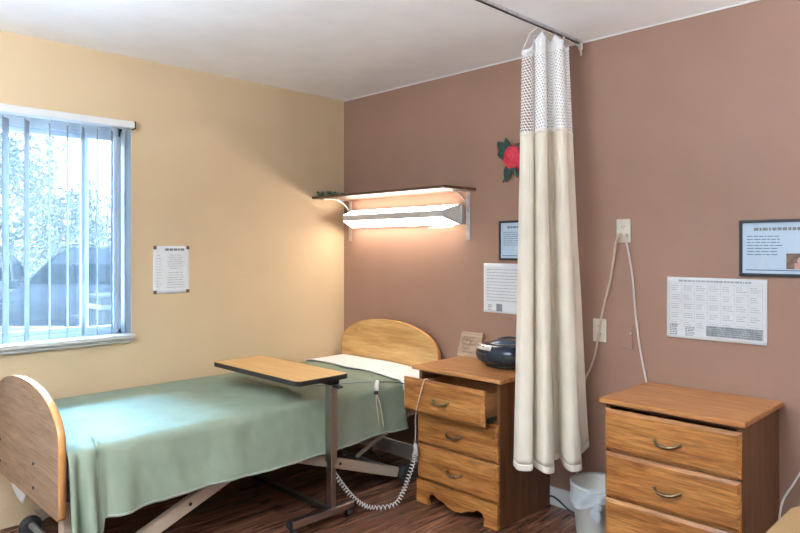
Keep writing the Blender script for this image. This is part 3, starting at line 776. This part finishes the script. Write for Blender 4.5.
def outlet(lab, x, z, slots=True, m_='cream_plate', name='wall_outlet', cat='outlet'):
    t = thing(name, lab, cat, (x, -.003, z), 'outlets on the brown wall' if slots else None)
    MB().box(x-.036, x+.036, -.007, -.001, z-.058, z+.058, .003, 3).build('plate', m_, t)
    if slots:
        for dz in (-.02, .02):
            s = MB().prism([(x+.0165*math.cos(k*.3927)*1.0, z+dz+.0145*math.sin(k*.3927)) for k in range(16)], 'y', -.0088, -.0065).build('socket', m_, t)
            m = MB()
            for dx in (-.006, .006): m.box(x+dx-.0012, x+dx+.0012, -.0094, -.0085, z+dz-.001, z+dz+.007)
            m.lathe([(.0003, -.0094), (.0022, -.0094), (.0022, -.0085)], (x, 0, z+dz-.007), 8, 'y'); m.build('slot', 'dark_slot', s)
    return t
outlet('upper cream wall outlet with two cords plugged in', 2.131, 1.454)
outlet('lower cream wall outlet behind the beige cord', 2.004, .955)
sw = outlet('blank cover plate painted brown between the two cords', 2.144, .934, False, 'wall_brown', 'cover_plate', 'cover plate')
MB().lathe([(.0003, -.009), (.003, -.0085), (.004, -.007)], (2.168, 0, .955), 10, 'y').build('screw', 'cream_plate', sw)

def cord(name, lab, pts, r, m_, n=40, plug=None, cat='cord'):
    t = thing(name, lab, cat, pts[0], 'black cables on the floor' if 'black' in name else 'cords on the brown wall')
    MB().tube(catmull(pts, n), r, 8).build('cable', m_, t)
    if plug:
        for p, q, rr in plug: MB().tube([p, Vector(p).lerp(Vector(q), .7), q], [rr, rr*.95, rr*.55], 10).build('plug', m_, t)
    return t
cord('power_cord', 'thick beige cord slanting from the upper outlet behind the curtain',
     [(2.118, -.034, 1.425), (2.10, -.026, 1.38), (2.07, -.016, 1.22), (2.028, -.014, 1.06), (2.008, -.018, .96), (1.993, -.018, .86), (1.965, -.016, .77), (1.92, -.02, .66), (1.89, -.02, .40), (1.89, -.03, .12)], .0058, 'cord_beige', 60,
     [((2.118, -.0098, 1.434), (2.118, -.036, 1.426), .0105)])
cord('power_cord', 'white cord hanging from the upper outlet to behind the dresser',
     [(2.146, -.034, 1.425), (2.158, -.02, 1.38), (2.180, -.013, 1.24), (2.191, -.012, 1.12), (2.20, -.012, 1.02), (2.22, -.012, .88), (2.25, -.011, .73), (2.275, -.009, .60), (2.285, -.009, .2)], .0046, 'cord_white', 60,
     [((2.146, -.0098, 1.434), (2.146, -.036, 1.426), .0095)])
cord('power_cord', 'pale thin cord looping down the wall right of the dresser',
     [(2.98, -.012, .72), (2.965, -.02, .62), (2.935, -.03, .53), (2.885, -.06, .42), (2.85, -.10, .33), (2.845, -.14, .15), (2.85, -.2, .006)], .0042, 'cord_white', 50)
cord('black_cable', 'black cable lying on the floor along the white baseboard',
     [(1.70, -.017, .02), (1.73, -.02, .05), (1.78, -.03, .045), (1.86, -.04, .012), (1.95, -.03, .0065), (2.05, -.022, .0065), (2.25, -.022, .0065)], .005, 'black', 50)

# ------------------------------------------------------------------ call button and coiled cord
cbx = thing('call_button', 'small white call button clipped at the edge of the green bedspread', 'call button', (.93, -.56, .6))
ctl = Vector((.972, -.578, .618))
m = MB(); m.tube([ctl+Vector((-.03, .035, .0)), ctl+Vector((-.015, .017, .004)), ctl, ctl+Vector((.016, -.018, -.018)), ctl+Vector((.022, -.026, -.034))], [.008, .0125, .0135, .0135, .012], 12); m.build('body', 'cord_white', cbx)
m = MB(); m.tube([ctl+Vector((-.038, .044, -.002)), ctl+Vector((-.029, .034, 0))], [.007, .0105], 10); m.build('button', 'black', cbx)
m = MB(); m.tube([ctl+Vector((.022, -.026, -.034)), ctl+Vector((.026, -.030, -.052))], [.0125, .0095], 10); m.build('collar', 'darkmetal', cbx)
for s in (-1, 1):
    MB().tube(catmull([ctl+Vector((.026, -.03, -.05)), ctl+Vector((.040+.002*s, -.030+.010*s, -.09)), ctl+Vector((.052, -.026+.014*s, -.16)), ctl+Vector((.056, -.02+.016*s, -.225))], 14), .0035, 6).build('strap', 'cord_beige', cbx)
MB().tube(catmull([ctl+Vector((-.034, .04, 0)), (.90, -.60, .621), (.86, -.70, .622), (.82, -.80, .621), (.77, -.89, .621)], 20), .003, 6).build('wire', 'ink', cbx)
MB().tube(catmull([ctl+Vector((-.03, .04, .0)), (.985, -.46, .612), (1.0, -.38, .59), (1.03, -.31, .55), (1.045, -.27, .50)], 20), .0032, 6).build('wire', 'black', cbx)

cc = thing('coiled_cord', 'coiled white cord drooping to the floor beside the nightstand', 'cord', (1.15, -.7, 0))
path = catmull([(1.02, -.96, .26), (1.03, -.93, .22), (1.03, -.87, .14), (1.045, -.82, .075), (1.08, -.775, .03), (1.13, -.73, .017), (1.175, -.64, .022), (1.172, -.575, .07), (1.178, -.54, .14), (1.196, -.521, .225), (1.205, -.515, .285)], 900)
pts = []
for i, p in enumerate(path):
    d = path[min(i+1, 900)]-path[max(i-1, 0)]; d.normalize(); a1 = d.cross(Vector((.3, .2, 1))).normalized(); a2 = d.cross(a1)
    an = i/900*46*2*math.pi; pts.append(p+(a1*math.cos(an)+a2*math.sin(an))*.0105)
MB().tube(pts, .0029, 5).build('coil', 'cord_white', cc)
MB().tube([(1.203, -.516, .275), (1.207, -.516, .325)], [.0085, .0075], 8).build('connector', 'cord_white', cc)
MB().tube([(1.222, -.515, .262), (1.214, -.515, .318)], [.006, .007], 8).build('connector', 'cord_white', cc)
MB().tube(catmull([(1.208, -.518, .325), (1.236, -.545, .40), (1.275, -.585, .50), (1.318, -.603, .60), (1.338, -.5945, .677), (1.341, -.587, .6944), (1.345, -.569, .6946), (1.35, -.5615, .67), (1.36, -.54, .60)], 60), .0032, 6).build('straight_cord', 'cord_beige', cc)
cord('black_cable', 'black cable sagging under the head end of the bed',
     [(.86, -1.05, .36), (.88, -.93, .315), (.90, -.83, .27), (.86, -.68, .235), (.80, -.5, .20), (.76, -.36, .11)], .006, 'black', 40)

# ------------------------------------------------------------------ things on the nightstand
bb = thing('radio', 'dark blue rounded portable CD radio on the nightstand', 'radio', (1.535, -.165, .735))
BC = Vector((1.53, -.172, .7365)); face = R(-8)
def loc(x, y, z):
    c, s = math.cos(face), math.sin(face); return BC+Vector((x*c-y*s, x*s+y*c, z))
def super_(u, v, rx, ry, z0, z1, bul=.55):
    a = u*2*math.pi; ca, sa = math.cos(a), math.sin(a)
    b = -math.pi/2+v*math.pi; cbv, sb = math.cos(b), math.sin(b)
    f = abs(cbv)**.55
    return loc(rx*math.copysign(abs(ca)**.85, ca)*f, ry*math.copysign(abs(sa)**.85, sa)*f, (z0+z1)/2+(z1-z0)/2*math.copysign(abs(sb)**.8, sb))
m = MB().grid(lambda u, v: super_(u, v, .160, .112, .004, .128), 48, 24); bmesh.ops.remove_doubles(m.bm, verts=m.bm.verts[:], dist=1e-5)
body = m.build('body', 'bb_body', bb)
m = MB().lathe([(.09, -.0005), (.1, .0), (.1, .012), (.085, .014)], (0, 0, 0), 32); 
for v in m.bm.verts: v.co = loc(v.co.x*1.15, v.co.y*.8, v.co.z+.001)
m.build('base_ring', 'black', bb)
m = MB().grid(lambda u, v: loc(.078*math.cos(u*6.2832)*math.sin(v*1.5708)+.005, .072*math.sin(u*6.2832)*math.sin(v*1.5708)+.01, .122+.022*math.cos(v*1.5708)), 36, 8)
bmesh.ops.remove_doubles(m.bm, verts=m.bm.verts[:], dist=1e-5); m.build('disc_lid', 'bb_lid', bb)
m = MB().tube([loc(.082*math.cos(a)+.005, .076*math.sin(a)+.01, .122) for a in [i/36*6.2832 for i in range(36)]], .0042, 8, True); m.build('lid_ring', 'bb_silver', bb)
m = MB().grid(lambda u, v: super_(.60+.16*u, .60+.17*v, .1625, .1145, .003, .1295), 16, 6); o = m.build('control_panel', 'bb_silver', bb); solidify(o, .002)
for k, u in enumerate((.635, .67, .705)):
    MB().ball(super_(u, .70, .164, .116, .003, .131), .0055, 2, (1, 1, .7)).build('button', 'black', bb)
for u0, u1 in ((.58, .74), (.84, 1.0)):
    m = MB().grid(lambda u, v: super_(u0+(u1-u0)*u, .30+.22*v, .1615, .1135, .004, .1285), 16, 8); o = m.build('speaker', 'bb_grille', bb); solidify(o, .002)
m = MB().tube([loc(-.11+.22*i/16, .055+.02*math.sin(i/16*math.pi), .115+.03*math.sin(i/16*math.pi)**.6) for i in range(17)], .0062, 8); m.build('carry_handle', 'bb_body', bb)

pq = thing('plaque', 'small wooden plaque with dark writing leaning on the wall behind the radio', 'plaque', (1.21, -.06, .735))
px0, px1, ph = 1.118, 1.285, .136
def lean(x, z, d=0): return Vector((x, -.066+.036*z/ph-d, .7362+z))
m = MB(); A = [lean(px0, 0), lean(px1, 0), lean(px1-.002, ph), lean(px0+.008, ph)]; B = [p+Vector((0, .012, 0)) for p in A]
m.quad(*A); m.quad(*B[::-1])
for k in range(4): m.quad(A[k], A[(k+1) % 4], B[(k+1) % 4], B[k])
bmesh.ops.remove_doubles(m.bm, verts=m.bm.verts[:], dist=1e-6); m.build('board', 'plaque', pq)
m = MB()
for i, (za, xa, xb) in enumerate(((.108, .03, .12), (.088, .02, .11), (.068, .03, .13), (.045, .025, .09), (.024, .035, .12))):
    x = px0+xa; pts = []
    while x < px0+xb:
        pts.append(lean(x, za+.0045*math.sin(x*700+i), .001)); x += .0035
    m.tube(pts, .0011, 4)
m.build('writing', 'plaque_ink', pq)
m = MB().tube([lean(px0+.055+.034*math.sin(a)**3, .074+.030*(math.cos(a)-.38*math.cos(2*a)-.15*math.cos(3*a)), .001) for a in [i/30*6.2832 for i in range(30)]], .0012, 4, True)
m.build('drawn_line', 'plaque_ink', pq)

# ------------------------------------------------------------------ waste bin
wb = thing('waste_bin', 'white plastic waste bin with tied liner beside the dresser', 'bin', (2.085, -.175, 0))
bc = (2.085, -.175, 0)
m = MB().lathe([(.095, .002), (.098, .006), (.120, .235), (.126, .24), (.127, .248), (.123, .252), (.117, .247), (.096, .012), (.0005, .012)], bc, 40, caps=False); m.build('bucket', 'bin', wb)
def lf_(u, v):
    a = u*6.2832; r = .1195+.009*(.3+.7*v)+.0035*math.sin(a*9+v*5)+.004*fbm(math.cos(a)*3, math.sin(a)*3, v*3)
    z = .256-.085*v*(1+.25*math.sin(a*3+1)); 
    return Vector((bc[0]+r*math.cos(a), bc[1]+r*math.sin(a), z))
m = MB().grid(lf_, 72, 10); bmesh.ops.remove_doubles(m.bm, verts=m.bm.verts[:], dist=1e-5); o = m.build('liner', 'liner', wb)
m = MB().lathe([(.130, .252), (.125, .258), (.118, .254)], bc, 48, caps=False); m.build('rim_fold', 'liner', wb)
ka = R(-62)
kp = Vector((bc[0]+.142*math.cos(ka), bc[1]+.142*math.sin(ka), .18))
m = MB().ball(kp, .022, 3, (1, .8, 1)); m.ball(kp+Vector((.004, -.006, -.035)), .024, 3, (.7, .5, 1.5)); m.ball(kp+Vector((-.016, -.008, -.03)), .018, 3, (.7, .5, 1.5))
for v in m.bm.verts: v.co += Vector(v.normal)*.004*fbm(v.co.x*40, v.co.y*40, v.co.z*40)
m.build('knot', 'liner', wb)

# ------------------------------------------------------------------ padded stool at the right edge
st = thing('stool', 'tan padded stool at the bottom right corner beside the dresser', 'stool', (3.16, -.62, 0))
SC = Vector((3.174, -.585, 0))
def seat_outline(r, n=8):
    P = rrect(-.205, .205, -.205, .205, r, n); a = R(0)
    return [(SC.x+x*math.cos(a)-y*math.sin(a), SC.y+x*math.sin(a)+y*math.cos(a)) for x, y in P]
MB().prism(seat_outline(.06, 2), 'z', .40, .455, bev=.012).build('seat', 'tan', st)
for dx, dy in ((.15, 0), (-.15, 0), (0, .15), (0, -.15)):
    MB().tube([(SC.x+dx*1.15, SC.y+dy*1.15, .001), (SC.x+dx, SC.y+dy, .3995)], .013, 10).build('leg', 'darkmetal', st)

# ------------------------------------------------------------------ outdoors
GZ = -.5
struct(MB().box(-60, -.17, -45, 40, GZ-.1, GZ).build('ground', 'asphalt'))
def car(name, lab, origin, rot, paint, scale=1.0, stripe=False):
    t = thing(name, lab, 'car', (origin[0], origin[1], GZ), 'parked cars outside the window')
    # stations along length l (front = negative): bottom, belt, top heights and half widths
    S = [(-2.30, .45, .70, .74, .62, .55), (-2.22, .30, .86, .92, .80, .70), (-1.9, .26, .95, 1.02, .88, .78), (-1.2, .25, 1.03, 1.10, .92, .82),
         (-.95, .25, 1.05, 1.14, .92, .80), (-.15, .25, 1.07, 1.66, .93, .66), (.3, .25, 1.08, 1.74, .93, .68), (1.2, .25, 1.10, 1.74, .93, .68), (1.85, .26, 1.12, 1.66, .92, .66),
         (2.2, .30, 1.12, 1.18, .90, .78), (2.32, .45, .95, 1.0, .80, .7)]
    m = MB(); rings = []
    for l, zb, zm, zt, wm, wt in S:
        sec = [(-wm*.9, zb), (-wm, zb+.12), (-wm*1.01, (zb+zm)/2), (-wm, zm), (-wt, zt-.04), (-wt*.85, zt), (wt*.85, zt), (wt, zt-.04), (wm, zm), (wm*1.01, (zb+zm)/2), (wm, zb+.12), (wm*.9, zb)]
        rings.append([m.bm.verts.new((y, l, z)) for y, z in sec])
    for a, b in zip(rings, rings[1:]):
        for k in range(12):
            f = m.bm.faces.new((a[k], a[(k+1) % 12], b[(k+1) % 12], b[k])); f.smooth = k not in (3, 7)
    m.bm.faces.new(rings[0][::-1]); m.bm.faces.new(rings[-1])
    parts = [(m, 'body', paint)]
    def gpos(s, l, k):                                # point on the greenhouse side: k 0 belt .. 1 roof edge
        for q, r_ in zip(S, S[1:]):
            if q[0] <= l <= r_[0]:
                f = (l-q[0])/(r_[0]-q[0]); z = [q[i]+(r_[i]-q[i])*f for i in range(6)]
                return Vector((s*(z[4]+(z[5]-z[4])*k+.006), l, z[2]+(z[3]-.04-z[2])*k))
    for s in (-1, 1):
        for l0, l1 in ((-.72, .28), (.36, 1.12), (1.2, 1.80)):
            g = MB().grid(lambda u, v: gpos(s, l0+(l1-l0)*u, .10+.76*v), 10, 6); parts.append((g, 'side_window', 'car_glass'))
        for l in (-1.42, 1.42):
            wm_ = MB().lathe([(.001, s*.80), (.20, s*.80), (.33, s*.80), (.345, s*.83), (.345, s*.94), (.31, s*.955), (.001, s*.955)], (0, l, .345), 28, 'x'); parts.append((wm_, 'wheel', 'rubber'))
            wm_ = MB().lathe([(.001, s*.957), (.19, s*.957), (.22, s*.95)], (0, l, .345), 20, 'x'); parts.append((wm_, 'hubcap', 'car_trim'))
        parts.append((MB().box(s*1.02-.10, s*1.02+.10, -.85, -.75, 1.08, 1.22, .03), 'mirror', paint))
        parts.append((MB().tube([(s*.60, -.05, 1.74), (s*.60, .3, 1.80), (s*.60, 1.2, 1.80), (s*.60, 1.55, 1.73)], .018, 8), 'roof_rail', 'car_trim'))
        parts.append((MB().box(s*.62-.13, s*.62+.13, -2.275, -2.15, .70, .82, .03), 'headlight', 'car_trim'))
        for l in (-.02, .72): parts.append((MB().box(s*.945-.008, s*.945+.008, l+.12, l+.28, .95, .98), 'door_handle', 'car_trim'))
        if stripe: parts.append((MB().box(s*.942-.006, s*.942+.006, -1.9, 2.1, .72, .86), 'stripe', 'car_blue'))
    g = MB().grid(lambda u, v: Vector(((u*2-1)*(.76-.14*v), -.93+.76*v, 1.165+.475*v+.0)), 8, 6); parts.append((g, 'windscreen', 'car_glass'))
    g = MB().grid(lambda u, v: Vector(((u*2-1)*(.72-.10*v), 2.19-.30*v, 1.22+.40*v)), 8, 6); parts.append((g, 'rear_window', 'car_glass'))
    parts.append((MB().box(-.45, .45, -2.33, -2.26, .48, .66, .02), 'grille', 'black'))
    rm = Matrix.Rotation(rot, 4, 'Z'); rm.translation = Vector((origin[0], origin[1], GZ))
    for mb, nm, mt in parts:
        for v in mb.bm.verts: v.co = rm @ (v.co*scale)
        o = mb.build(nm, mt, t)
    return t
car('parked_car', 'grey SUV parked outside the window', (-9.0, 1.62), R(48), 'car_grey', 1.08)
car('parked_car', 'pale car parked farther off at the left of the window', (-15.2, 1.1), R(70), 'car_white', .95)
ct_ = thing('utility_cart', 'white box with a blue band outside the right window pane', 'cart', (-3.2, -.3, GZ))
MB().box(-3.45, -3.05, -.56, -.10, GZ+.10, .90, .03).build('body', 'car_white', ct_)
MB().box(-3.46, -3.04, -.57, -.09, .755, .80, .006).build('blue_band', 'car_blue', ct_)
for y in (-.5, -.16): MB().lathe([(.001, -.02), (.10, -.02), (.10, .02), (.001, .02)], (-3.1, y, GZ+.101), 20, 'y').build('wheel', 'rubber', ct_)

def tree(lab, x, y, h, r, mt, n=1100, seed=0, trunk=True):
    q = random.Random(seed); t = thing('leafy_tree', lab, 'tree', (x, y, GZ), 'trees outside the window')
    m = MB(); m.tube([(x, y, GZ), (x+.1, y, GZ+h*.35), (x-.05, y+.1, GZ+h*.75)], [.16, .12, .05], 8); m.build('trunk', 'bark', t)
    m = MB()
    lobes = [(x+q.uniform(-.7, .7)*r, y+q.uniform(-.7, .7)*r, GZ+h*q.uniform(.3, .9), r*q.uniform(.35, .6)) for _ in range(11)]
    for i in range(n):
        lx, ly, lz, lr = lobes[i % len(lobes)]
        d = Vector((q.gauss(0, 1), q.gauss(0, 1), q.gauss(0, 1))).normalized()*lr*q.uniform(.55, 1.05)
        c = Vector((lx, ly, lz))+d; a = Vector((q.gauss(0, 1), q.gauss(0, 1), q.gauss(0, 1))).normalized(); b = a.orthogonal().normalized(); s = q.uniform(.05, .11)
        m.quad(c-a*s, c-b*s*.55, c+a*s, c+b*s*.55)
    m.build('crown', mt, t, recalc=False)
    return t
tree('big green tree at the left of the window', -19, 2.1, 6.6, 1.8, 'foliage', 4500, 3)
tree('shorter bushy tree near the middle of the window', -21.5, 5.0, 4.1, 1.4, 'foliage', 3600, 5)
tree('pale tree seen through the right window pane', -25, 7.9, 4.6, 1.5, 'foliage_pale', 3600, 8)
q = random.Random(4); m = MB()
for i in range(7000):
    c = Vector((-29+q.uniform(-.5, .5), q.uniform(-4, 24), GZ+q.uniform(0, 2.9)+.5*math.sin(i))); a = Vector((q.gauss(0, 1), q.gauss(0, 1), q.gauss(0, 1))).normalized(); b = a.orthogonal(); s = q.uniform(.16, .32)
    m.quad(c-a*s, c-b*s*.6, c+a*s, c+b*s*.6)
o = m.build('hedge', 'foliage_pale', recalc=False); tag(o, 'long pale hedge at the back of the car park', 'hedge')

# ------------------------------------------------------------------ light
sc = bpy.context.scene
SKY0, SKY1 = .75, 20.0
wd = bpy.data.worlds.new('sky'); sc.world = wd; wd.use_nodes = True
t = wd.node_tree; bg = t.nodes['Background']
tc = N(t, 'ShaderNodeTexCoord'); sp = N(t, 'ShaderNodeSeparateXYZ'); L(t, tc.outputs['Generated'], sp.inputs[0])
rp = N(t, 'ShaderNodeMapRange'); rp.interpolation_type = 'SMOOTHSTEP'; rp.inputs['From Min'].default_value = .10; rp.inputs['From Max'].default_value = .50; rp.inputs['To Min'].default_value = SKY0; rp.inputs['To Max'].default_value = SKY1
L(t, sp.outputs['Z'], rp.inputs['Value']); L(t, rp.outputs['Result'], bg.inputs['Strength'])
mc = N(t, 'ShaderNodeMix', data_type='RGBA'); mr = N(t, 'ShaderNodeMapRange'); mr.inputs['From Min'].default_value = .08; mr.inputs['From Max'].default_value = .4
L(t, sp.outputs['Z'], mr.inputs['Value']); L(t, mr.outputs['Result'], mc.inputs[0]); mc.inputs[6].default_value = (.88, .95, 1, 1); mc.inputs[7].default_value = (.62, .82, 1, 1); L(t, mc.outputs[2], bg.inputs['Color'])

def area(name, loc_, rot, sx, sy, power, c, portal=False):
    l = bpy.data.lights.new(name, 'AREA'); l.shape = 'RECTANGLE'; l.size = sx; l.size_y = sy; l.energy = power; l.color = c
    o = bpy.data.objects.new(name, l); COL.objects.link(o); o.location = loc_; o.rotation_euler = rot
    if portal: l.cycles.is_portal = True
    return o
area('window_portal', (-.15, (WY0+WY1)/2, (WZ0+WZ1)/2), (0, R(-90), 0), WZ1-WZ0, WY1-WY0, 1, (1, 1, 1), True)
area('added_fill_right', (4.3, -.2, 1.66), (R(180), 0, 0), 1.0, .12, 18, (.95, .97, 1))  # unseen fill light added at the right, aimed up to brighten the ceiling
area('added_fill_rear', (2.5, -3.75, 1.62), (R(180), 0, 0), .9, .5, 145, (.82, .92, 1))  # main fill, put in out of view to lift ceiling and room brightness

sl = bpy.data.lights.new('hazy_daylight', 'SUN'); sl.energy = 56.0; sl.angle = R(28); sl.color = (.24, .54, 1)
so = bpy.data.objects.new('hazy_daylight', sl); COL.objects.link(so); so.location = (-6, -2, 8)
so.rotation_euler = Vector((.66, .03, -.75)).to_track_quat('-Z', 'Y').to_euler()

# ------------------------------------------------------------------ camera
cd = bpy.data.cameras.new('camera'); cam = bpy.data.objects.new('camera', cd); COL.objects.link(cam)
cam.location = (3.643, -3.059, 1.37); cam.rotation_euler = (R(90), 0, R(45.109))
cd.sensor_width = 36; cd.lens = 657.5/800*36; cd.shift_y = -(266.5-248)/800; cd.clip_start = .05; cd.clip_end = 200
sc.camera = cam
sc.view_settings.view_transform = 'Standard'; sc.view_settings.look = 'None'; sc.view_settings.exposure = 1.38; sc.view_settings.gamma = 1
sc.view_settings.use_curve_mapping = False
sc.cycles.use_denoising = True
sc.cycles.max_bounces = 10; sc.cycles.diffuse_bounces = 6; sc.cycles.transparent_max_bounces = 24
sc.cycles.sample_clamp_indirect = 6.0
